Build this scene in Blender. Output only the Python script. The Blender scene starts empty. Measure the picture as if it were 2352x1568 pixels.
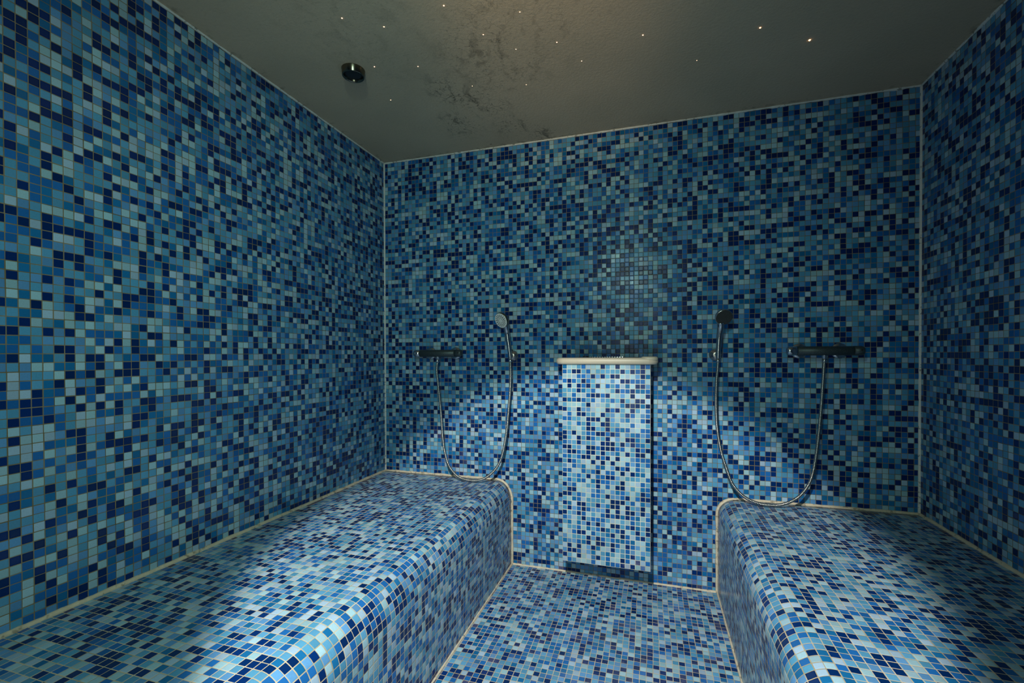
import bpy, bmesh, math, random
from mathutils import Vector, Matrix, noise

random.seed(7)
S = bpy.context.scene
COL = S.collection
PI = math.pi

# ------------------------------------------------------------------ the room (metres)
W, H, HB = 2.56, 2.2338, 0.4455          # width, height, bench height
XL, XR = 0.7715, 1.7830                  # bench fronts
YR = -2.85                               # rear wall plane
PU, PV = 0.02226, 0.02250                # mosaic pitch

# ------------------------------------------------------------------ helpers
def link(name, bm, mats, parent=None, smooth=False):
    me = bpy.data.meshes.new(name)
    bm.normal_update()
    bm.to_mesh(me); bm.free()
    for m in (mats if isinstance(mats, (list, tuple)) else [mats]):
        me.materials.append(m)
    if smooth:
        for p in me.polygons: p.use_smooth = True
    o = bpy.data.objects.new(name, me)
    COL.objects.link(o)
    if parent is not None:
        o.parent = parent
        o.matrix_parent_inverse = Matrix.Translation(parent.location).inverted()
    return o

def empty(name, loc):
    o = bpy.data.objects.new(name, None)
    o.location = loc; o.empty_display_size = 0.05
    COL.objects.link(o)
    return o

def tag(o, label, cat, group=None):
    o['label'] = label; o['category'] = cat
    if group: o['group'] = group
    return o

def structure(o, label=None):
    o['kind'] = 'structure'
    if label: o['label'] = label; 
    return o

def frame_for(axis):
    a = Vector(axis).normalized()
    h = Vector((0, 0, 1)) if abs(a.z) < 0.9 else Vector((1, 0, 0))
    u = a.cross(h).normalized()
    v = u.cross(a).normalized()
    return a, u, v

def lathe(bm, origin, axis, prof, seg=40, cap0=True, cap1=True, mat=0):
    """prof: list of (distance along axis, radius)"""
    o = Vector(origin); a, u, v = frame_for(axis)
    rings = []
    for d, r in prof:
        ring = []
        for i in range(seg):
            t = 2*PI*i/seg
            ring.append(bm.verts.new(o + a*d + (u*math.cos(t) + v*math.sin(t))*r))
        rings.append(ring)
    for k in range(len(rings)-1):
        A, B = rings[k], rings[k+1]
        for i in range(seg):
            j = (i+1) % seg
            f = bm.faces.new((A[i], A[j], B[j], B[i])); f.material_index = mat; f.smooth = True
    if cap0:
        f = bm.faces.new(rings[0][::-1]); f.material_index = mat
    if cap1:
        f = bm.faces.new(rings[-1]); f.material_index = mat
    return rings

def tube(bm, pts, radii, seg=16, caps=True):
    """swept tube with parallel transport"""
    pts = [Vector(p) for p in pts]
    n = len(pts)
    if not isinstance(radii, (list, tuple)): radii = [radii]*n
    T = []
    for i in range(n):
        d = pts[min(i+1, n-1)] - pts[max(i-1, 0)]
        T.append(d.normalized())
    a, u, v = frame_for(T[0])
    rings = []
    for i in range(n):
        if i:
            q = T[i-1].rotation_difference(T[i])
            u = q @ u
            u = (u - T[i]*u.dot(T[i])).normalized()
        w = T[i].cross(u)
        rings.append([bm.verts.new(pts[i] + (u*math.cos(2*PI*k/seg) + w*math.sin(2*PI*k/seg))*radii[i]) for k in range(seg)])
    for i in range(n-1):
        A, B = rings[i], rings[i+1]
        for k in range(seg):
            j = (k+1) % seg
            f = bm.faces.new((A[k], A[j], B[j], B[k])); f.smooth = True
    if caps:
        bm.faces.new(rings[0][::-1]); bm.faces.new(rings[-1])

def catmull(P, step):
    """resample a Catmull-Rom curve through P at constant arc length"""
    P = [Vector(p) for p in P]
    Q = [P[0]*2 - P[1]] + P + [P[-1]*2 - P[-2]]
    dense = []
    for i in range(1, len(Q)-2):
        p0, p1, p2, p3 = Q[i-1], Q[i], Q[i+1], Q[i+2]
        for k in range(60):
            t = k/60
            dense.append(0.5*((2*p1) + (p2-p0)*t + (2*p0-5*p1+4*p2-p3)*t*t + (3*p1-p0-3*p2+p3)*t**3))
    dense.append(P[-1])
    out = [dense[0]]; acc = 0.0
    for i in range(1, len(dense)):
        seg = (dense[i]-dense[i-1]).length
        while acc + seg >= step:
            t = (step-acc)/seg
            p = dense[i-1].lerp(dense[i], t)
            out.append(p)
            dense[i-1] = p; seg = (dense[i]-p).length; acc = 0.0
        acc += seg
    return out

def box(bm, x0, x1, y0, y1, z0, z1):
    vs = [bm.verts.new((x, y, z)) for x in (x0, x1) for y in (y0, y1) for z in (z0, z1)]
    for q in ((0,1,3,2),(4,6,7,5),(0,4,5,1),(2,3,7,6),(0,2,6,4),(1,5,7,3)):
        bm.faces.new([vs[i] for i in q])

def quad_uv(bm, pts, uvs):
    uvl = bm.loops.layers.uv.verify()
    f = bm.faces.new([bm.verts.new(p) for p in pts])
    for l, t in zip(f.loops, uvs): l[uvl].uv = t
    return f

# ------------------------------------------------------------------ materials
def nodes_of(m):
    m.use_nodes = True
    nt = m.node_tree
    return nt, nt.nodes, nt.links, nt.nodes['Principled BSDF']

class NB:
    """small node builder"""
    def __init__(self, nt): self.nt = nt; self.n = nt.nodes; self.l = nt.links
    def put(self, sock, val):
        if hasattr(val, 'is_output') or isinstance(val, bpy.types.NodeSocket): self.l.new(val, sock)
        else: sock.default_value = val
    def math(self, op, a, b=None, clamp=False):
        x = self.n.new('ShaderNodeMath'); x.operation = op; x.use_clamp = clamp
        self.put(x.inputs[0], a)
        if b is not None: self.put(x.inputs[1], b)
        return x.outputs[0]
    def vec(self, op, a, b=None, scale=None):
        x = self.n.new('ShaderNodeVectorMath'); x.operation = op
        self.put(x.inputs[0], a)
        if b is not None: self.put(x.inputs[1], b)
        if scale is not None: self.put(x.inputs['Scale'], scale)
        return x.outputs['Value'] if op in ('LENGTH', 'DOT_PRODUCT', 'DISTANCE') else x.outputs['Vector']
    def sep(self, v):
        x = self.n.new('ShaderNodeSeparateXYZ'); self.put(x.inputs[0], v); return x.outputs
    def comb(self, x_, y_, z_=0.0):
        x = self.n.new('ShaderNodeCombineXYZ')
        for i, q in enumerate((x_, y_, z_)): self.put(x.inputs[i], q)
        return x.outputs[0]
    def maprange(self, v, a, b, c=0.0, d=1.0, smooth=True):
        x = self.n.new('ShaderNodeMapRange'); x.interpolation_type = 'SMOOTHSTEP' if smooth else 'LINEAR'
        self.put(x.inputs[0], v)
        for i, q in enumerate((a, b, c, d)): self.put(x.inputs[1+i], q)
        return x.outputs[0]
    def mix(self, f, a, b, mode='MIX'):
        x = self.n.new('ShaderNodeMix'); x.data_type = 'RGBA'; x.blend_type = mode
        self.put(x.inputs[0], f); self.put(x.inputs[6], a); self.put(x.inputs[7], b)
        return x.outputs[2]
    def noise(self, v, scale, detail=3.0, rough=0.5, dist=0.0):
        x = self.n.new('ShaderNodeTexNoise'); self.put(x.inputs['Vector'], v)
        x.inputs['Scale'].default_value = scale; x.inputs['Detail'].default_value = detail
        x.inputs['Roughness'].default_value = rough; x.inputs['Distortion'].default_value = dist
        return x.outputs
    def white(self, v):
        x = self.n.new('ShaderNodeTexWhiteNoise'); x.noise_dimensions = '3D'; self.put(x.inputs['Vector'], v); return x.outputs
    def ramp(self, v, stops, const=True):
        x = self.n.new('ShaderNodeValToRGB'); self.put(x.inputs[0], v)
        r = x.color_ramp; r.interpolation = 'CONSTANT' if const else 'LINEAR'
        while len(r.elements) < len(stops): r.elements.new(0.5)
        for e, (p, c) in zip(r.elements, stops):
            e.position = p; e.color = (*c, 1)
        return x.outputs[0]

PALE = (0.32, 0.50, 0.59); PALE2 = (0.34, 0.48, 0.62); PALE3 = (0.30, 0.49, 0.56)
LIGHT = (0.098, 0.305, 0.50); LIGHT2 = (0.105, 0.28, 0.53); LIGHT3 = (0.085, 0.295, 0.475)
MID = (0.014, 0.125, 0.385); MID2 = (0.010, 0.14, 0.34)
NAVY = (0.0012, 0.024, 0.135); NAVY2 = (0.0010, 0.021, 0.108)

def mosaic(name, pu=PU, pv=PV, ou=0.0, ov=0.0, joint=0.062, seed=0.0, grout=(0.27, 0.215, 0.13),
           attr=False, film=0.0, wobble=0.0, dirt=None, spec=0.32, bumps=0.35, grime=False, lowz=(0.42, 0.02)):
    m = bpy.data.materials.new(name)
    nt, n, l, bsdf = nodes_of(m); b = NB(nt)
    uv = n.new('ShaderNodeUVMap'); uv.uv_map = 'UVMap'
    pos = n.new('ShaderNodeNewGeometry').outputs['Position']
    P = uv.outputs[0]
    # hand laid sheets: the grid wanders a little
    wob = b.noise(pos, 2.2, 2.0)['Color']
    wob = b.vec('SCALE', b.vec('SUBTRACT', wob, (0.5, 0.5, 0.5)), scale=0.006 + wobble)
    u0, v0, _ = b.sep(b.vec('ADD', P, wob) if not attr else P)
    gu = b.math('DIVIDE', b.math('SUBTRACT', u0, ou), pu)
    gv = b.math('DIVIDE', b.math('SUBTRACT', v0, ov), pv)
    iu, iv = b.math('FLOOR', gu), b.math('FLOOR', gv)
    cell = b.comb(iu, iv, seed)
    wn = b.white(cell)
    wn2 = b.white(b.vec('ADD', cell, (17.3, 5.1, 3.7)))
    fu = b.math('SUBTRACT', b.math('SUBTRACT', gu, iu), 0.5)
    fv = b.math('SUBTRACT', b.math('SUBTRACT', gv, iv), 0.5)
    # each tile sits a hair off its place
    c3 = b.sep(wn2['Color'])
    fu = b.math('ADD', fu, b.math('MULTIPLY', b.math('SUBTRACT', c3[0], 0.5), 0.035))
    fv = b.math('ADD', fv, b.math('MULTIPLY', b.math('SUBTRACT', c3[1], 0.5), 0.035))
    au, av = b.math('ABSOLUTE', fu), b.math('ABSOLUTE', fv)
    # rounded square distance
    h = 0.5 - joint; r = 0.05
    qx = b.math('MAXIMUM', b.math('SUBTRACT', au, h-r), 0.0)
    qy = b.math('MAXIMUM', b.math('SUBTRACT', av, h-r), 0.0)
    dd = b.math('SUBTRACT', b.math('SQRT', b.math('ADD', b.math('MULTIPLY', qx, qx), b.math('MULTIPLY', qy, qy))), r)
    inner = b.math('SUBTRACT', b.math('MAXIMUM', au, av), h)
    dist = b.math('MAXIMUM', dd, b.math('MINIMUM', inner, 0.0)) if False else b.math('ADD', dd, b.math('MINIMUM', b.math('ADD', inner, r), 0.0))
    tile = b.maprange(dist, 0.012, -0.012)
    if attr:
        at = n.new('ShaderNodeAttribute'); at.attribute_name = 'shade'; at.attribute_type = 'GEOMETRY'
        sel = b.math('ADD', at.outputs['Fac'], b.math('MULTIPLY', wn['Value'], 0.199))
        col = b.ramp(sel, [(0.0, NAVY), (0.12, NAVY2), (0.2, MID), (0.34, MID2), (0.4, LIGHT), (0.47, LIGHT2), (0.53, LIGHT3),
                           (0.6, PALE), (0.68, PALE2), (0.74, PALE3)])
    else:
        col = b.ramp(wn['Value'], [(0.0, NAVY), (0.12, NAVY2), (0.235, MID), (0.40, MID2), (0.50, LIGHT), (0.62, LIGHT2), (0.72, LIGHT3),
                                   (0.805, PALE), (0.88, PALE2), (0.95, PALE3)])
    var = b.math('ADD', 0.86, b.math('MULTIPLY', c3[2], 0.28))
    col = b.mix(1.0, col, b.comb(var, var, var), 'MULTIPLY')
    # cloudy glass paste inside each tile
    cl = b.noise(pos, 260.0, 2.0)['Fac']
    cl = b.math('ADD', 0.9, b.math('MULTIPLY', cl, 0.2))
    col = b.mix(1.0, col, b.comb(cl, cl, cl), 'MULTIPLY')
    gn = b.noise(pos, 9.0, 4.0)['Fac']
    gcol = b.mix(b.maprange(gn, 0.35, 0.7), (*grout, 1), (grout[0]*0.62, grout[1]*0.60, grout[2]*0.50, 1))
    base = b.mix(tile, gcol, col)
    rough = b.math('ADD', 0.62, b.math('MULTIPLY', tile, -0.40))
    rn = b.noise(pos, 14.0, 4.0)['Fac']
    rough = b.math('ADD', rough, b.math('MULTIPLY', b.math('SUBTRACT', rn, 0.5), 0.22))
    if film > 0:
        # lime scale: speckled mauve-grey deposit, patchy, near the floor and above the steam box
        px, py, pz = b.sep(pos)
        low = b.maprange(pz, *lowz)
        mask = low
        if dirt:
            for (cx, cy, cz, rad, amt) in dirt:
                dcen = b.vec('DISTANCE', pos, (cx, cy, cz))
                mask = b.math('MAXIMUM', mask, b.math('MULTIPLY', b.maprange(dcen, rad, rad*0.25), amt))
        pat = b.maprange(b.noise(pos, 11.0, 3.0)['Fac'], 0.40, 0.72)
        spk = b.maprange(b.noise(pos, 420.0, 3.0, 0.7)['Fac'], 0.45, 0.70)
        pertile = b.maprange(c3[1], 0.35, 0.8)
        f = b.math('MULTIPLY', b.math('MULTIPLY', b.math('MULTIPLY', mask, pat), b.math('ADD', 0.35, b.math('MULTIPLY', spk, 0.65))), b.math('MULTIPLY', pertile, film))
        base = b.mix(f, base, (0.36, 0.33, 0.42, 1))
        rough = b.math('ADD', rough, b.math('MULTIPLY', f, 0.25))
    if grime:
        # black mould in the joints and on the tiles just above the steam outlet
        px, py, pz = b.sep(pos)
        gx = b.math('MULTIPLY', b.maprange(px, 1.02, 1.14), b.maprange(px, 1.60, 1.46))
        gz = b.math('MULTIPLY', b.maprange(pz, 1.25, 1.09), b.maprange(pz, 1.04, 1.07))
        gm = b.math('MULTIPLY', b.math('MULTIPLY', gx, gz), b.maprange(b.noise(pos, 26.0, 4.0, 0.6)['Fac'], 0.30, 0.62))
        gm = b.math('MULTIPLY', gm, b.math('SUBTRACT', 0.92, b.math('MULTIPLY', tile, 0.36)))
        base = b.mix(gm, base, (0.022, 0.024, 0.020, 1))
    l.new(base, bsdf.inputs['Base Color'])
    l.new(rough, bsdf.inputs['Roughness'])
    l.new(b.math('MULTIPLY', b.maprange(dist, 0.0, -0.13), spec), bsdf.inputs['Specular IOR Level'])
    # tiles tilt a little, edges are pillowed, joints sunk
    geo = n.new('ShaderNodeNewGeometry')
    tilt = b.vec('SCALE', b.vec('SUBTRACT', wn['Color'], (0.5, 0.5, 0.5)), scale=b.math('MULTIPLY', tile, 0.045))
    nrm = b.vec('NORMALIZE', b.vec('ADD', geo.outputs['Normal'], tilt))
    hgt = b.maprange(dist, 0.03, -0.10)
    hgt = b.math('ADD', hgt, b.math('MULTIPLY', b.noise(pos, 160.0, 3.0)['Fac'], 0.10))
    bump = n.new('ShaderNodeBump'); bump.inputs['Strength'].default_value = bumps; bump.inputs['Distance'].default_value = 0.0012
    l.new(hgt, bump.inputs['Height']); l.new(nrm, bump.inputs['Normal'])
    l.new(bump.outputs[0], bsdf.inputs['Normal'])
    return m

def plaster():
    m = bpy.data.materials.new('ceiling_plaster')
    nt, n, l, bsdf = nodes_of(m); b = NB(nt)
    pos = n.new('ShaderNodeNewGeometry').outputs['Position']
    big = b.noise(pos, 1.6, 4.0)['Fac']
    base = b.mix(b.maprange(big, 0.35, 0.7), (0.64, 0.49, 0.34, 1), (0.55, 0.43, 0.30, 1))
    # mould: hairline veins and smudges, densest in a streak running to the back wall
    warp = b.vec('ADD', pos, b.vec('SCALE', b.noise(pos, 5.0, 3.0)['Color'], scale=0.22))
    mask = None
    for (cx, cy, rad, amt) in ((0.675, -0.54, 0.20, 0.9), (0.60, -0.27, 0.20, 1.0), (0.78, -0.43, 0.24, 0.85), (0.84, -0.18, 0.19, 1.0), (0.95, -0.06, 0.15, 1.0), (0.92, -0.70, 0.42, 0.6), (1.12, -0.95, 0.6, 0.4), (0.55, -1.0, 0.6, 0.2)):
        d = b.vec('DISTANCE', b.vec('MULTIPLY', pos, (1.35, 1, 1)), (cx*1.35, cy, H))
        k = b.math('MULTIPLY', b.maprange(d, rad, rad*0.1), amt)
        mask = k if mask is None else b.math('MAXIMUM', mask, k)
    px, py, pz = b.sep(pos)
    streak = b.noise(b.vec('MULTIPLY', warp, (1.0, 0.38, 1.0)), 20.0, 6.0, 0.62)['Fac']
    spot = b.noise(pos, 85.0, 3.0, 0.6)['Fac']
    f1 = b.math('MULTIPLY', mask, b.maprange(streak, 0.49, 0.66))
    f2 = b.math('MULTIPLY', b.math('ADD', b.math('MULTIPLY', mask, 0.8), 0.10), b.maprange(spot, 0.585, 0.66))
    crk = n.new('ShaderNodeTexVoronoi'); crk.feature = 'DISTANCE_TO_EDGE'; crk.inputs['Scale'].default_value = 26.0
    l.new(b.vec('ADD', pos, b.vec('SCALE', b.noise(pos, 22.0, 4.0)['Color'], scale=0.055)), crk.inputs['Vector'])
    f3 = b.math('MULTIPLY', b.maprange(crk.outputs['Distance'], 0.045, 0.008), b.math('MULTIPLY', mask, b.maprange(b.noise(pos, 7.0, 3.0)['Fac'], 0.42, 0.6)))
    f = b.math('MINIMUM', b.math('ADD', b.math('ADD', b.math('MULTIPLY', f1, 0.72), b.math('MULTIPLY', f2, 0.6)), b.math('MULTIPLY', f3, 0.6)), 0.9)
    base = b.mix(f, base, (0.055, 0.048, 0.036, 1))
    # sparse black flecks
    vor = n.new('ShaderNodeTexVoronoi'); vor.inputs['Scale'].default_value = 9.0; l.new(b.vec('ADD', pos, b.vec('SCALE', b.noise(pos, 60.0, 2.0)['Color'], scale=0.02)), vor.inputs['Vector'])
    fl = b.math('MULTIPLY', b.maprange(vor.outputs['Distance'], 0.055, 0.02), b.maprange(b.noise(pos, 3.0)['Fac'], 0.45, 0.6))
    base = b.mix(b.math('MULTIPLY', fl, 0.8), base, (0.03, 0.027, 0.022, 1))
    # dark line of mould along the wall joints
    edge = b.math('MINIMUM', b.math('MULTIPLY', py, -1.0), b.math('MINIMUM', px, b.math('SUBTRACT', W, px)))
    ef = b.math('MULTIPLY', b.maprange(edge, 0.05, 0.0), b.maprange(b.noise(pos, 30.0, 4.0)['Fac'], 0.5, 0.7))
    base = b.mix(b.math('MULTIPLY', ef, 0.55), base, (0.05, 0.045, 0.03, 1))
    l.new(base, bsdf.inputs['Base Color'])
    bsdf.inputs['Roughness'].default_value = 0.75
    bsdf.inputs['Specular IOR Level'].default_value = 0.3
    h = b.math('ADD', b.noise(pos, 95.0, 4.0, 0.6)['Fac'], b.math('MULTIPLY', b.noise(pos, 330.0, 2.0)['Fac'], 0.5))
    bump = n.new('ShaderNodeBump'); bump.inputs['Strength'].default_value = 0.55; bump.inputs['Distance'].default_value = 0.0022
    l.new(h, bump.inputs['Height']); l.new(bump.outputs[0], bsdf.inputs['Normal'])
    return m

def simple(name, col, rough=0.5, metal=0.0, spec=0.5, speck=None, nscale=40.0, namt=0.12, bump=0.0):
    m = bpy.data.materials.new(name)
    nt, n, l, bsdf = nodes_of(m); b = NB(nt)
    tc = n.new('ShaderNodeTexCoord').outputs['Object']
    ns = b.noise(tc, nscale, 4.0)['Fac']
    k = b.math('ADD', 1.0 - namt/2, b.math('MULTIPLY', ns, namt))
    base = b.mix(1.0, (*col, 1), b.comb(k, k, k), 'MULTIPLY')
    if speck:
        sp = b.maprange(b.noise(tc, speck[0], 2.0, 0.6)['Fac'], 0.58, 0.68)
        base = b.mix(b.math('MULTIPLY', sp, speck[2]), base, (*speck[1], 1))
    l.new(base, bsdf.inputs['Base Color'])
    rr = b.math('ADD', rough - 0.06, b.math('MULTIPLY', ns, 0.12), clamp=True)
    l.new(rr, bsdf.inputs['Roughness'])
    bsdf.inputs['Metallic'].default_value = metal
    bsdf.inputs['Specular IOR Level'].default_value = spec
    if bump:
        bp = n.new('ShaderNodeBump'); bp.inputs['Strength'].default_value = 0.5; bp.inputs['Distance'].default_value = bump
        l.new(b.noise(tc, nscale*3, 3.0)['Fac'], bp.inputs['Height']); l.new(bp.outputs[0], bsdf.inputs['Normal'])
    return m

M_back = mosaic('mosaic_back_wall', ou=1.5154, ov=0.2703, seed=1, film=0.55,
                dirt=[(1.39, 0, 1.36, 0.42, 0.9), (0.45, 0, 0.62, 0.24, 0.55)], joint=0.046, spec=0.13, grime=True)
M_left = mosaic('mosaic_left_wall', pu=0.0229, seed=2, joint=0.046)
M_right = mosaic('mosaic_right_wall', seed=3, joint=0.046)
M_rear = mosaic('mosaic_rear_wall', seed=4, joint=0.046)
M_floor = mosaic('mosaic_floor', seed=5, film=0.4, wobble=0.004, joint=0.050, grout=(0.60, 0.50, 0.355))
M_benchL = mosaic('mosaic_left_bench', seed=6, wobble=0.004, joint=0.050, grout=(0.60, 0.50, 0.355))
M_benchR = mosaic('mosaic_right_bench', seed=8, wobble=0.004, joint=0.050, grout=(0.60, 0.50, 0.355))
M_box = mosaic('mosaic_steam_box', pu=0.02244, pv=0.02244, ou=0.0, ov=0.0, seed=9, joint=0.060, attr=True, grout=(0.70, 0.67, 0.55), spec=0.2, bumps=0.2, film=1.5, lowz=(0.24, 0.13))
M_boxside = mosaic('mosaic_steam_box_side', pu=0.02244, pv=0.02244, seed=10, joint=0.06)
M_ceil = plaster()
M_bead = simple('cream_sealant', (0.66, 0.55, 0.40), 0.55, nscale=60, namt=0.5, speck=(45.0, (0.10, 0.08, 0.05), 0.55), bump=0.002)
M_beadw = simple('white_sealant', (0.72, 0.70, 0.66), 0.5, nscale=60, namt=0.4, speck=(60.0, (0.08, 0.07, 0.05), 0.7), bump=0.0015)
M_cap = simple('cream_acrylic', (0.68, 0.565, 0.43), 0.4, nscale=30, namt=0.12, speck=(160.0, (0.52, 0.47, 0.38), 0.3))
M_chrome = simple('chrome', (0.56, 0.57, 0.58), 0.17, 1.0, nscale=90, namt=0.25)
M_valve = simple('water_spotted_chrome', (0.055, 0.072, 0.078), 0.46, 0.55, nscale=200, namt=0.6, speck=(420.0, (0.20, 0.22, 0.22), 0.5))
M_hose = simple('hose_steel', (0.44, 0.42, 0.38), 0.25, 1.0, nscale=90, namt=0.2)
M_brass = simple('tarnished_chrome', (0.20, 0.175, 0.13), 0.20, 1.0, nscale=60, namt=0.4)
M_rose = simple('warm_chrome', (0.70, 0.60, 0.54), 0.27, 1.0, nscale=60, namt=0.3)
M_dark = simple('dark_glass', (0.018, 0.018, 0.018), 0.35, 0.0, nscale=60)
M_black = simple('black_rubber', (0.012, 0.012, 0.012), 0.5, nscale=60)
M_face = simple('grey_spray_face', (0.80, 0.76, 0.72), 0.42, nscale=80, namt=0.15)
M_faceb = simple('black_spray_face', (0.030, 0.029, 0.028), 0.5, nscale=300, namt=0.4, speck=(700.0, (0.16, 0.15, 0.14), 0.6))

def emis(name, col, strength):
    m = bpy.data.materials.new(name); m.use_nodes = True
    bs = m.node_tree.nodes['Principled BSDF']
    bs.inputs['Base Color'].default_value = (*col, 1)
    bs.inputs['Emission Color'].default_value = (*col, 1)
    bs.inputs['Emission Strength'].default_value = strength
    return m
M_star = emis('star_light_warm', (1.0, 0.62, 0.34), 5.0)
M_starb = emis('star_light_bright', (1.0, 0.55, 0.22), 9.0)

# ------------------------------------------------------------------ shell
T = 0.12
def slab(name, mat, pts, uvs, nrm):
    """a wall slab: finished face plus thickness behind it"""
    bm = bmesh.new()
    uvl = bm.loops.layers.uv.new('UVMap')
    f = [bm.verts.new(p) for p in pts]
    k = [bm.verts.new(Vector(p) - Vector(nrm)*T) for p in pts]
    F = bm.faces.new(f)
    for lp, t in zip(F.loops, uvs): lp[uvl].uv = t
    bm.faces.new(k[::-1])
    n_ = len(pts)
    for i in range(n_):
        j = (i+1) % n_
        bm.faces.new((f[i], k[i], k[j], f[j]))
    bm.normal_update()
    if F.normal.dot(Vector(nrm)) < 0:
        for q in bm.faces: q.normal_flip()
    return link(name, bm, mat)

structure(slab('wall_back', M_back, [(-T, 0, 0), (W+T, 0, 0), (W+T, 0, H), (-T, 0, H)], [(-T, 0), (W+T, 0), (W+T, H), (-T, H)], (0, -1, 0)))
structure(slab('wall_left', M_left, [(0, YR, 0), (0, 0, 0), (0, 0, H), (0, YR, H)], [(YR, 0), (0, 0), (0, H), (YR, H)], (1, 0, 0)))
structure(slab('wall_right', M_right, [(W, 0, 0), (W, YR, 0), (W, YR, H), (W, 0, H)], [(0, 0), (-YR, 0), (-YR, H), (0, H)], (-1, 0, 0)))
structure(slab('floor', M_floor, [(-T, YR-T, 0), (W+T, YR-T, 0), (W+T, T, 0), (-T, T, 0)], [(-T, YR-T), (W+T, YR-T), (W+T, T), (-T, T)], (0, 0, 1)))
structure(slab('ceiling', M_ceil, [(-T, YR, H), (-T, T, H), (W+T, T, H), (W+T, YR, H)], [(0, 0)]*4, (0, 0, -1)))
structure(slab('wall_rear', M_rear, [(-T, YR, 0), (W+T, YR, 0), (W+T, YR, H), (-T, YR, H)], [(-T, 0), (W+T, 0), (W+T, H), (-T, H)], (0, 1, 0)))

# ------------------------------------------------------------------ benches
def bench(name, xw, xf, mat, rx, rz, seed):
    """seat from the wall (xw) to the front face (xf) with one continuous mosaic skin rolled over the edge"""
    s = 1 if xf > xw else -1
    prof = [(xw + s*0.0, HB), ]
    flat_end = xf - s*rx
    for i in range(1, 9): prof.append((xw + (flat_end-xw)*i/8, HB))
    for i in range(1, 17):
        t = (i/16)*PI/2
        prof.append((flat_end + s*rx*math.sin(t), HB - rz + rz*math.cos(t)))
    for i in range(1, 7): prof.append((xf, (HB-rz)*(1-i/6)))
    bm = bmesh.new(); uvl = bm.loops.layers.uv.new('UVMap')
    ys = [-0.002 + (YR+0.004)*k/80 for k in range(81)]
    arc = [0.0]
    for a, c in zip(prof, prof[1:]): arc.append(arc[-1] + math.hypot(c[0]-a[0], c[1]-a[1]))
    grid = []
    for y in ys:
        row = []
        for (x, z) in prof:
            k = 0.0 if (z < 0.02 or abs(x-xw) < 0.01) else 1.0
            d = noise.noise(Vector((x*3+seed, y*3.1, z*3))) * 0.0035 * k
            inw = min(1.0, abs(y)/0.15)
            row.append(bm.verts.new((x + s*d*inw*(1 if z < HB-0.02 else 0), y, z + d*inw*(1 if z > HB-rz else 0))))
        grid.append(row)
    for i in range(80):
        for j in range(len(prof)-1):
            vs = (grid[i][j], grid[i+1][j], grid[i+1][j+1], grid[i][j+1])
            f = bm.faces.new(vs if s > 0 else vs[::-1]); f.smooth = True
            uvs = ((arc[j], ys[i]), (arc[j], ys[i+1]), (arc[j+1], ys[i+1]), (arc[j+1], ys[i]))
            if s < 0: uvs = uvs[::-1]
            for lp, t in zip(f.loops, uvs): lp[uvl].uv = t
    # ends, against the walls
    for row, flip in ((grid[0], s < 0), (grid[-1], s > 0)):
        c = bm.verts.new((xw, row[0].co.y, 0))
        vs = [c] + row[::-1]
        bm.faces.new(vs if flip else vs[::-1])
    return link(name, bm, mat)

tag(bench('tiled_bench', 0.002, XL, M_benchL, 0.080, 0.105, 1.0), 'long blue mosaic bench along the left wall with rounded front edge', 'bench', 'built-in mosaic benches')
tag(bench('tiled_bench', W-0.002, XR, M_benchR, 0.080, 0.075, 5.0), 'blue mosaic bench along the right wall, below the right shower', 'bench', 'built-in mosaic benches')

# ------------------------------------------------------------------ sealant beads
trim_n = [0]
def bead(pts, r, mat, step=0.012, jit=0.35, seed=0.0, scale=18.0):
    trim_n[0] += 1
    P = []
    for a, c in zip(pts, pts[1:]):
        a, c = Vector(a), Vector(c); n_ = max(2, int((c-a).length/step))
        for i in range(n_): P.append(a.lerp(c, i/n_))
    P.append(Vector(pts[-1]))
    R = [r*(1 + jit*noise.noise(p*scale + Vector((seed, 0, 0))) + jit*0.6*noise.noise(p*scale*4 + Vector((seed, 3, 0)))) for p in P]
    bm = bmesh.new(); tube(bm, P, R, seg=8)
    o = link('trim_%d' % trim_n[0], bm, mat)
    return structure(o)

e = 0.001
bead([(e, -e, HB), (e, -e, H)], 0.0062, M_beadw, jit=0.25, seed=1)                   # back left corner
bead([(W-e, -e, HB), (W-e, -e, H)], 0.0062, M_beadw, jit=0.25, seed=2)               # back right corner
bead([(0, -e, H-e), (W, -e, H-e)], 0.0052, M_beadw, jit=0.8, seed=3)                 # ceiling, back
bead([(e, YR, H-e), (e, 0, H-e)], 0.0045, M_beadw, jit=0.5, seed=4)                  # ceiling, left
bead([(W-e, 0, H-e), (W-e, YR, H-e)], 0.0045, M_beadw, jit=0.8, seed=5)              # ceiling, right
bead([(e, YR, HB+e), (e, 0, HB+e)], 0.0085, M_bead, jit=0.35, seed=6)                # left bench, wall
bead([(W-e, 0, HB+e), (W-e, YR, HB+e)], 0.0085, M_bead, jit=0.35, seed=7)            # right bench, wall
def prof_pts(xw, xf, rx, rz, y=-0.002, off=0.002):
    s = 1 if xf > xw else -1
    out = [(xw, y, HB+off), (xf - s*rx, y, HB+off)]
    for i in range(1, 11):
        t = i/10*PI/2
        out.append((xf - s*rx + s*(rx+off)*math.sin(t), y, HB - rz + (rz+off)*math.cos(t)))
    out.append((xf + s*off, y, 0))
    return out
bead(prof_pts(0, XL, 0.080, 0.105), 0.0075, M_bead, jit=0.45, seed=8)                # left bench on back wall
bead(prof_pts(W, XR, 0.080, 0.075), 0.0075, M_bead, jit=0.3, seed=9)                 # right bench on back wall
bead([(XL, -e, e), (XR, -e, e)], 0.0062, M_bead, jit=0.5, seed=10)                   # floor, back wall
bead([(XL, YR, e), (XL, 0, e)], 0.0055, M_bead, jit=0.4, seed=11)                    # floor, left bench
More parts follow.
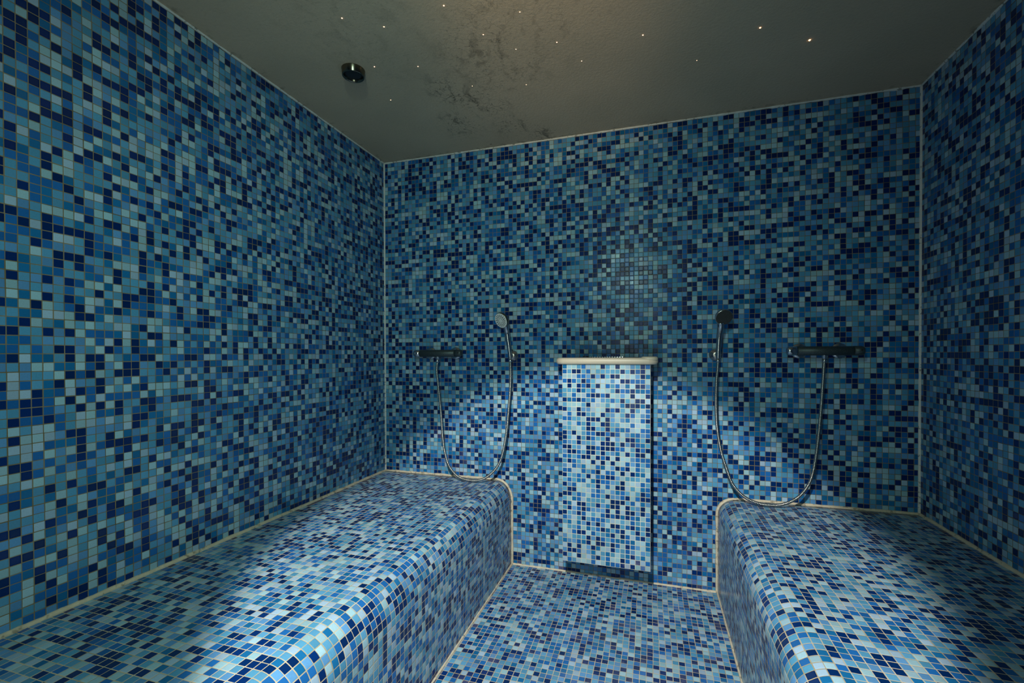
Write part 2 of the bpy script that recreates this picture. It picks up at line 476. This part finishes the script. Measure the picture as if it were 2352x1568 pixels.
bead([(XR, 0, e), (XR, YR, e)], 0.0055, M_bead, jit=0.4, seed=12)                    # floor, right bench

# ------------------------------------------------------------------ steam box
ROWS = """MPPLMPPPNLPNPPLLNM
MLNNLMPLLLLLNLNMNP
PPPMMLNLNLNNPPPLNM
MNMLNMLPPPLPNNMMMP
PNPNMNLNPMLMPMPNNL
LLLNMLMPPPLNMMNMMM
LPMPPMNNMNPPLPNPPN
NMMNMLMPLLMLNLPNNP
LPPPLMPPPLPPMNNNMN
NLPMLLPPPNMNLPNLPM
PMPNNLLPNLLPLNMPLM
MMLLPNNNPNLPLMPPMN
PLPMPNLPNNLLPPMPPL
LLPPLNNLLNLMMMPPMM
NLNPLMMNNMNMPLMMLM
NLPNPNMLLNPLPNNMLN
MLLNLLLPNNNLNLNMML
NNLLPNNMNNNMMPLNMN
LNNMLNNLNLLMPNLNNP
MMLMNNPNMNPNPPLMMM
LNMLPPNPNPNPPMLMLM
LPMLMPPMMPLNMNPMLP
MMPPMLMNPMMPNPNMMP
NLLMLNPMMNNLPLLLPM
LMLMMPMNMMLLNPPPML
NLMPPLLNPMPNNPLPMM
LNNPPPLMLPLMMLPLNM
NNLMLPMMLNLLMNPMNM
LPMMPPLLLPNNNLMPML
NMPNNLLNLMNNPNLLNP
LNLMNMLLLNPNPNNLNL
NLLNMPLPMNMNMNMMPM
MLPLMLMMMLPPLPMLLL
LMPMLNLNLPNNLMNMLN
PLLMPMLMNMLMNPLNLN
PPMNNPMLLMNPNMPMNL
LPLLLNLNMLMMMMMPPM
MLLMMNPNNLNMPNMLPM
PNPNPLNMPPNLLMLPLL
LNNMPLMPLMLPLMNLMP
NLPNPPMNLMPPMMPNPM
PMLPPPMPPMMMNPNPMP""".split()
BX0, BX1, BZ0, BZ1, BY = 1.0785, 1.4825, 0.131, 1.0735, -0.165
NC, NR = 18, len(ROWS)
pw = (BX1-BX0)/NC; ph = (BZ1-BZ0)/NR
steam = empty('steam_outlet', (1.28, 0, BZ0))
tag(steam, 'narrow mosaic steam outlet box on the back wall under a cream rounded cap', 'steam outlet')
bm = bmesh.new(); uvl = bm.loops.layers.uv.new('UVMap')
shade = bm.faces.layers.float.new('shade')
V = {}
for i in range(NC+1):
    for j in range(NR+1):
        V[i, j] = bm.verts.new((BX0+i*pw, BY, BZ1-j*ph))
key = {'N': 0.0, 'M': 0.2, 'L': 0.4, 'P': 0.6}
for j, row in enumerate(ROWS):
    for i, ch in enumerate(row):
        f = bm.faces.new((V[i, j], V[i, j+1], V[i+1, j+1], V[i+1, j]))
        f[shade] = key[ch]
        g = 0.02244
        for lp, t in zip(f.loops, ((i*g, (NR-j)*g), (i*g, (NR-j-1)*g), ((i+1)*g, (NR-j-1)*g), ((i+1)*g, (NR-j)*g))): lp[uvl].uv = t
def side(pts, uvs):
    f = bm.faces.new([bm.verts.new(p) for p in pts]); f.material_index = 1
    for lp, t in zip(f.loops, uvs): lp[uvl].uv = t
D = -BY; hh = BZ1-BZ0; ww = BX1-BX0
side([(BX0, 0, BZ0), (BX0, BY, BZ0), (BX0, BY, BZ1), (BX0, 0, BZ1)], [(0, 0), (D, 0), (D, hh), (0, hh)])
side([(BX1, BY, BZ0), (BX1, 0, BZ0), (BX1, 0, BZ1), (BX1, BY, BZ1)], [(0, 0), (D, 0), (D, hh), (0, hh)])
side([(BX0, 0, BZ0), (BX1, 0, BZ0), (BX1, BY, BZ0), (BX0, BY, BZ0)], [(0, 0), (ww, 0), (ww, D), (0, D)])
side([(BX0, BY, BZ1), (BX1, BY, BZ1), (BX1, 0, BZ1), (BX0, 0, BZ1)], [(0, 0), (ww, 0), (ww, D), (0, D)])
link('body', bm, [M_box, M_boxside], steam)

def rounded_slab(bm, x0, x1, y0, y1, z0, z1, rc, re, n=8):
    """plan with rounded corners (radius rc at the y0 side), bullnose edge of radius re"""
    def loop(inset, z):
        pts = []
        for (cx, cy, a0) in ((x0+rc, y0+rc, PI), (x1-rc, y0+rc, 1.5*PI)):
            for i in range(n+1):
                a = a0 + i/n*PI/2
                pts.append((cx + (rc-inset)*math.cos(a), cy + (rc-inset)*math.sin(a), z))
        pts.append((x1-inset, y1, z)); pts.append((x0+inset, y1, z))
        return [bm.verts.new(p) for p in pts]
    L = []
    m = 8
    for i in range(m+1):
        a = -PI/2 + i/m*PI
        zc = (z0+z1)/2 + ((z1-z0)/2)*math.sin(a)
        L.append(loop(re*(1-math.cos(a)), zc))
    for A, B in zip(L, L[1:]):
        k = len(A)
        for i in range(k):
            j = (i+1) % k
            f = bm.faces.new((A[i], A[j], B[j], B[i])); f.smooth = True
    bm.faces.new(L[0][::-1]); bm.faces.new(L[-1])

bm = bmesh.new()
rounded_slab(bm, 1.0445, 1.5165, -0.184, -0.0005, 1.0735, 1.1045, 0.045, 0.0125)
cap = link('cap', bm, M_cap, steam); cap['label'] = 'cream rounded cap'
bm = bmesh.new()
rounded_slab(bm, 1.440, 1.5155, -0.182, -0.01, 1.0900, 1.1095, 0.030, 0.0085)
link('lip', bm, M_cap, steam)
# slotted grille lying on the cap
gr = empty('steam_grille', (1.30, -0.1, 1.1045))
tag(gr, 'thin dark slotted grille lying on top of the cream cap', 'grille')
bm = bmesh.new()
box(bm, 1.150, 1.425, -0.150, -0.02, 1.1047, 1.1070)
link('tray', bm, M_black, gr)
bm = bmesh.new()
for i in range(14):
    x = 1.205 + i*0.0115
    box(bm, x, x+0.006, -0.145, -0.03, 1.1068, 1.1088)
link('slats', bm, M_chrome, gr)
bm = bmesh.new()
tube(bm, [(1.172, -0.12, 1.1090), (1.182, -0.13, 1.1120), (1.196, -0.12, 1.1090)], 0.0022, seg=8)
link('handle', bm, M_black, gr)

# ------------------------------------------------------------------ camera maths (for placing wall fittings from what the lens sees)
F_PX, YAW, PITCH, ROLL = 1042.4327, -0.29929, -0.00902, -0.00279
CAM = Vector((1.48911, -2.31306, 1.11823)); SHY = 40.5704
cy, sy, cp, sp = math.cos(YAW), math.sin(YAW), math.cos(PITCH), math.sin(PITCH)
fw = Vector((sy*cp, cy*cp, sp)); rt = Vector((cy, -sy, 0)); up = rt.cross(fw)
rt, up = rt*math.cos(ROLL) + up*math.sin(ROLL), up*math.cos(ROLL) - rt*math.sin(ROLL)
def at(px, py, d):
    """the point at distance d in front of the back wall seen at photo pixel (px, py)"""
    v = fw + rt*((px-1176)/F_PX) + up*((784+SHY-py)/F_PX)
    return CAM + v*((-d - CAM.y)/v.y)
def on_ceiling(px, py, dz=0.0):
    v = fw + rt*((px-1176)/F_PX) + up*((784+SHY-py)/F_PX)
    return CAM + v*((H - dz - CAM.z)/v.z)

# ------------------------------------------------------------------ showers
def mixer(cx, z, label):
    t = empty('shower_mixer', (cx, 0, z))
    tag(t, label, 'shower mixer', 'thermostatic shower mixers')
    y = -0.073; hl = 0.1430; r = 0.0195
    bm = bmesh.new()
    lathe(bm, (cx-hl+0.040, y, z), (1, 0, 0), [(0, r-0.0015), (0.0012, r), (2*hl-0.0812, r), (2*hl-0.080, r-0.0015)], 40)
    for dx in (-0.0765, 0.0765):     # short arms back to the wall
        lathe(bm, (cx+dx, -0.012, z), (0, -1, 0), [(0, 0.0125), (0.052, 0.0125)], 28)
    link('body', bm, M_valve, t)
    for s, nm in ((-1, 'flow_knob'), (1, 'temperature_knob')):
        bm = bmesh.new()
        lathe(bm, (cx+s*(hl-0.039), y, z), (s, 0, 0), [(0, r-0.002), (0.001, r+0.0006), (0.027, r+0.0003), (0.034, r-0.0012), (0.0375, r-0.004), (0.039, r-0.009), (0.0394, 0.004)], 40)
        k = link(nm, bm, M_chrome if s < 0 else M_valve, t)
        if s > 0:
            bm = bmesh.new()
            lathe(bm, (cx+s*(hl-0.015), y-r*0.90, z+r*0.12), (0, -1, 0.1), [(0, 0.0045), (0.0016, 0.0045), (0.0024, 0.0032)], 20)
            link('button', bm, M_black, k)
    for dx in (-0.0765, 0.0765):
        bm = bmesh.new()
        lathe(bm, (cx+dx, -0.0003, z), (0, -1, 0), [(0, 0.0345), (0.003, 0.0345), (0.008, 0.0320), (0.012, 0.026), (0.0135, 0.013)], 48)
        link('escutcheon', bm, M_chrome, t)
    bm = bmesh.new()
    lathe(bm, (cx, y, z-r+0.002), (0, 0, -1), [(0, 0.0105), (0.004, 0.0105), (0.0045, 0.009), (0.016, 0.009), (0.0165, 0.008), (0.018, 0.008)], 28)
    link('outlet', bm, M_chrome, t)
    return t

ML, MR = (0.3745, 1.1285), (2.1915, 1.1325)
mixer(*ML, 'chrome bar mixer left of the steam box, nearest the left wall')
mixer(*MR, 'chrome bar mixer right of the steam box, nearest the right wall')

def bracket(c, hold, label):
    c = Vector(c); hold = Vector(hold)
    t = empty('shower_mount', (c.x, 0, c.z))
    tag(t, label, 'shower bracket', 'hand shower wall brackets')
    bm = bmesh.new()
    lathe(bm, (c.x, -0.0003, c.z), (0, -1, 0), [(0, 0.0285), (0.0035, 0.0285), (0.005, 0.026), (0.0085, 0.0255), (0.010, 0.022), (0.014, 0.021), (0.0155, 0.0165), (0.020, 0.015), (0.0215, 0.010)], 48)
    link('rosette', bm, M_rose, t)
    bm = bmesh.new()
    a = Vector((c.x, -0.019, c.z)); b_ = hold + Vector((0, 0.012, 0))
    tube(bm, [a, a.lerp(b_, 0.5), b_], [0.0095, 0.0085, 0.0095], seg=20)
    link('arm', bm, M_chrome, t)
    return t

def handset(tag_label, pts, radii, C, n, face_mat, dots, R=0.0405):
    base = Vector(pts[0])
    t = empty('hand_shower', base)
    tag(t, tag_label, 'hand shower', 'hand showers on the back wall')
    n = Vector(n).normalized(); C = Vector(C)
    P = catmull(pts, 0.004)
    rr = []
    for i in range(len(P)):
        f = i/(len(P)-1)*(len(radii)-1); k = min(int(f), len(radii)-2)
        rr.append(radii[k] + (radii[k+1]-radii[k])*(f-k))
    bm = bmesh.new(); tube(bm, P, rr, seg=24)
    link('handle', bm, M_chrome, t)
    bm = bmesh.new()
    lathe(bm, C, -n, [(-0.0005, R-0.002), (0.0005, R), (0.004, R+0.0008), (0.014, R-0.001), (0.022, R-0.008), (0.027, R-0.017), (0.029, 0.010)], 56)
    link('head', bm, M_brass if dots else M_chrome, t)
    bm = bmesh.new()
    lathe(bm, C, n, [(0.0, R-0.0015), (0.0012, R-0.0015), (0.002, R-0.003)], 56)
    a, u, v = frame_for(n)
    if dots:
        for k in range(16):
            ang = 2*PI*k/16 + 0.1
            for q, rad in enumerate((0.0125, 0.0205, 0.0255, 0.0305)):
                if q == 0 and k % 2: continue
                p = C + (u*math.cos(ang) + v*math.sin(ang))*rad + n*0.0019
                lathe(bm, p, n, [(0, 0.0021), (0.0011, 0.0018)], 8, mat=1)
    else:
        for q in range(1, 7):
            for k in range(6*q):
                ang = 2*PI*k/(6*q)
                p = C + (u*math.cos(ang) + v*math.sin(ang))*(q*R*0.138) + n*0.0019
                lathe(bm, p, n, [(0, 0.0010), (0.0009, 0.0008)], 6, mat=1)
    link('spray_face', bm, [face_mat, M_black if dots else M_faceb], t)
    return t

def hose(pts, label, r=0.0068):
    P = catmull(pts, 0.0010)
    R = []
    for i in range(len(P)):
        ph = (i % 6)
        R.append(r*(1.0 if ph in (2, 3, 4) else (0.93 if ph in (1, 5) else 0.80)))
    n_ = len(P)
    bm = bmesh.new(); tube(bm, P, R, seg=14)
    o = link('shower_hose', bm, M_hose, None, smooth=True)
    tag(o, label, 'shower hose', 'metal shower hoses')
    for tip, nxt, nm in ((P[0], P[16], 'nut'), (P[-1], P[-17], 'nut')):
        bm = bmesh.new()
        lathe(bm, tip + (tip-nxt).normalized()*0.001, (nxt-tip), [(0, 0.0088), (0.012, 0.0088), (0.016, 0.0074)], 24)
        link(nm, bm, M_chrome, o)
    return o

# left shower
hl0 = at(1172, 824, 0.062)
cL = at(1150.5, 736, 0.115)
nL = Vector((-0.39, -0.845, -0.40))
handset('chrome hand shower with pale grey dotted spray face, left of the steam box',
        [hl0, at(1169.5, 800, 0.065), at(1166.5, 778, 0.070), at(1164, 760, 0.078), cL - nL.normalized()*0.019 + Vector((0.012, 0, -0.027))],
        [0.0080, 0.0105, 0.0118, 0.0128, 0.0140, 0.015], cL, nL, M_face, True)
bracket(at(1177, 816.5, 0.012), at(1171, 815, 0.064), 'round chrome wall bracket holding the left hand shower')
zL = ML[1]-0.0195-0.014
hose([(ML[0], -0.073, zL), at(1003, 850, 0.073), at(1005.5, 875, 0.073), at(1008, 900, 0.074), at(1011.5, 934, 0.075), at(1014.5, 973, 0.076), at(1017.4, 1011, 0.078),
      at(1022.5, 1042, 0.082), at(1031, 1069, 0.088), at(1046, 1089, 0.094), at(1062, 1099, 0.098), at(1085, 1103.5, 0.100), at(1107, 1100.5, 0.098), at(1125, 1090, 0.094),
      at(1141, 1073, 0.086), at(1151.6, 1051, 0.080), at(1158, 1024.7, 0.075), at(1163, 995, 0.071), at(1166, 966, 0.068), at(1169, 929, 0.066), at(1171.4, 900, 0.064), at(1173, 860, 0.062), hl0],
     'looped metal hose of the left shower, resting on the left bench')

# right shower
hr0 = at(1649.5, 824, 0.062)
cR = at(1663, 729, 0.112)
dirc = (CAM - cR).normalized()
sidev = dirc.cross(Vector((0, 0, 1))).normalized()*-1
nR = dirc*0.86 + sidev*0.25 + Vector((0, 0, -0.43))
handset('chrome hand shower with black spray face, right of the steam box',
        [hr0, at(1650.3, 800, 0.065), at(1652, 775, 0.070), at(1655, 752, 0.080), cR - nR.normalized()*0.019 + Vector((-0.010, 0, -0.023))],
        [0.0080, 0.0105, 0.0118, 0.0128, 0.0150, 0.016], cR, nR, M_faceb, False, R=0.0362)
bracket(at(1644, 814.5, 0.012), at(1650, 814, 0.064), 'round chrome wall bracket holding the right hand shower')
zR = MR[1]-0.0195-0.014
hose([hr0, at(1648, 850, 0.062), at(1645.5, 880, 0.063), at(1644.5, 915, 0.064), at(1645, 950, 0.066), at(1648, 990, 0.068), at(1656, 1035, 0.070), at(1670, 1080, 0.074), at(1683, 1112, 0.080), at(1705.5, 1137.5, 0.086),
      at(1734, 1153, 0.090), at(1766, 1160, 0.092), at(1798, 1158, 0.092), at(1830, 1144, 0.088), at(1852.6, 1120, 0.083), at(1865, 1093, 0.080), at(1873, 1055, 0.077), at(1879, 1010, 0.075), at(1884, 960, 0.074), at(1888, 910, 0.073), at(1891, 865, 0.073),
      (MR[0], -0.073, zR)],
     'looped metal hose of the right shower, resting on the right bench')

# ------------------------------------------------------------------ ceiling fittings
lc = on_ceiling(811.5, 161)
lamp = empty('ceiling_spotlight', (lc.x, lc.y, H))
tag(lamp, 'round tarnished chrome spotlight fitting on the ceiling, unlit', 'ceiling light')
bm = bmesh.new()
lathe(bm, (lc.x, lc.y, H+0.001), (0, 0, -1), [(0, 0.0445), (0.002, 0.0445), (0.004, 0.0435), (0.025, 0.0420), (0.027, 0.0405), (0.0268, 0.0375), (0.020, 0.0355), (0.018, 0.0345)], 64, cap0=True, cap1=False)
link('housing', bm, M_brass, lamp)
bm = bmesh.new()
lathe(bm, (lc.x, lc.y, H-0.0155), (0, 0, -1), [(0, 0.0350), (0.002, 0.0350), (0.0045, 0.025), (0.005, 0.002)], 48)
link('lens', bm, M_dark, lamp)

STARS = [(785.5, 41.6, 0.0021, 'topmost star light left of the ceiling spotlight'),
         (882, 61.5, 0.0020, 'star light above and right of the ceiling spotlight'),
         (1019.4, 12.8, 0.0022, 'star light at the top edge, left of the stain on the ceiling'),
         (1194, 27.5, 0.0015, 'small star light at the top edge, over the cracked plaster'),
         (1110, 79.6, 0.0018, 'star light in the plaster just above the dark ceiling stain'),
         (1279, 97, 0.0018, 'star light in the clean plaster right of the dark ceiling stain'),
         (1185, 113, 0.0014, 'faint star light at the right rim of the dark ceiling stain'),
         (860, 153, 0.0020, 'star light closest to the ceiling spotlight, right beside it'),
         (960, 152.5, 0.0017, 'star light midway between the spotlight and the dark stain'),
         (1084.7, 197.5, 0.0012, 'faintest star light, in the middle of the dark ceiling stain'),
         (1208.7, 194.4, 0.0014, 'star light nearest the back wall, right of the dark stain'),
         (897.4, 229.6, 0.0016, 'star light nearest the back left ceiling corner'),
         (1476.6, 80.5, 0.0022, 'star light in the middle of the ceiling, alone above the steam box'),
         (1336, 140, 0.0016, 'star light over the left side of the steam box'),
         (1600.5, 138.6, 0.0011, 'tiny faint star light over the right hand shower'),
         (1746, 63.5, 0.0026, 'second brightest star light, on the right half of the ceiling'),
         (1859.5, 92, 0.0036, 'brightest and rightmost star light, glowing orange')]
for (px, py, r, lab) in STARS:
    p = on_ceiling(px, py); r *= 0.85
    bm = bmesh.new()
    lathe(bm, (p.x, p.y, H+0.0005), (0, 0, -1), [(0, r*1.1), (0.0008, r*1.1), (0.0008+r*0.6, r*0.7), (0.0008+r*0.85, r*0.2)], 14)
    o = link('star_light', bm, M_starb if r > 0.0021 else M_star)
    tag(o, lab, 'ceiling light', 'fibre optic star lights in the ceiling')

# ------------------------------------------------------------------ light
def area(name, loc, target, size, energy, col, size_y=None, spread=PI):
    L = bpy.data.lights.new(name, 'AREA'); L.energy = energy; L.color = col
    L.shape = 'RECTANGLE' if size_y else 'DISK'; L.size = size
    if size_y: L.size_y = size_y
    L.spread = spread
    o = bpy.data.objects.new(name, L); COL.objects.link(o)
    o.location = loc
    o.rotation_euler = (Vector(target)-Vector(loc)).to_track_quat('-Z', 'Y').to_euler()
    return o
# one wall lamp above and behind the camera: a narrow bright cone and a wide dim spill from the same reflector
LAMP = Vector((1.29, -2.32, 1.93))
def spot(name, direction, energy, col, size, half, blend):
    L = bpy.data.lights.new(name, 'SPOT'); L.energy = energy; L.color = col; L.shadow_soft_size = size
    L.spot_size = math.radians(2*half); L.spot_blend = blend
    o = bpy.data.objects.new(name, L); COL.objects.link(o); o.location = LAMP
    o.rotation_euler = Vector(direction).to_track_quat('-Z', 'Y').to_euler()
    return o
spot('lamp_beam', (-0.045, 0.68, -0.735), 202, (1.0, 0.99, 0.95), 0.022, 28.0, 0.26)
spot('lamp_spill', (-0.34, 0.90, -0.58), 36, (0.60, 1.0, 0.87), 0.045, 60.0, 1.0)
spot('ceiling_fill', (-0.08, 0.93, 0.33), 52, (1.0, 0.68, 0.36), 0.14, 20.0, 0.9)  # added warm fill to brighten the ceiling, not part of the lamp

# added upright strip light, no door built: gives the chrome its bright streaks
area('strip_fill', (1.27, -2.42, 1.20), (0.85, -0.9, 1.15), 0.11, 5.2, (0.78, 1.0, 0.86), size_y=1.75, spread=math.radians(150))

w = bpy.data.worlds.new('World'); S.world = w; w.use_nodes = True
w.node_tree.nodes['Background'].inputs[0].default_value = (0.5, 0.6, 0.7, 1)
w.node_tree.nodes['Background'].inputs[1].default_value = 0.02

# ------------------------------------------------------------------ camera
cd = bpy.data.cameras.new('camera'); cam = bpy.data.objects.new('camera', cd); COL.objects.link(cam)
cd.sensor_width = 36.0; cd.lens = F_PX*36.0/2352; cd.shift_y = SHY/2352; cd.clip_start = 0.01
cam.matrix_world = Matrix(((rt.x, up.x, -fw.x, CAM.x), (rt.y, up.y, -fw.y, CAM.y), (rt.z, up.z, -fw.z, CAM.z), (0, 0, 0, 1)))
S.camera = cam

S.view_settings.view_transform = 'Standard'
S.view_settings.look = 'None'
S.view_settings.gamma = 1.0
S.view_settings.exposure = 0.0
S.view_settings.use_curve_mapping = False
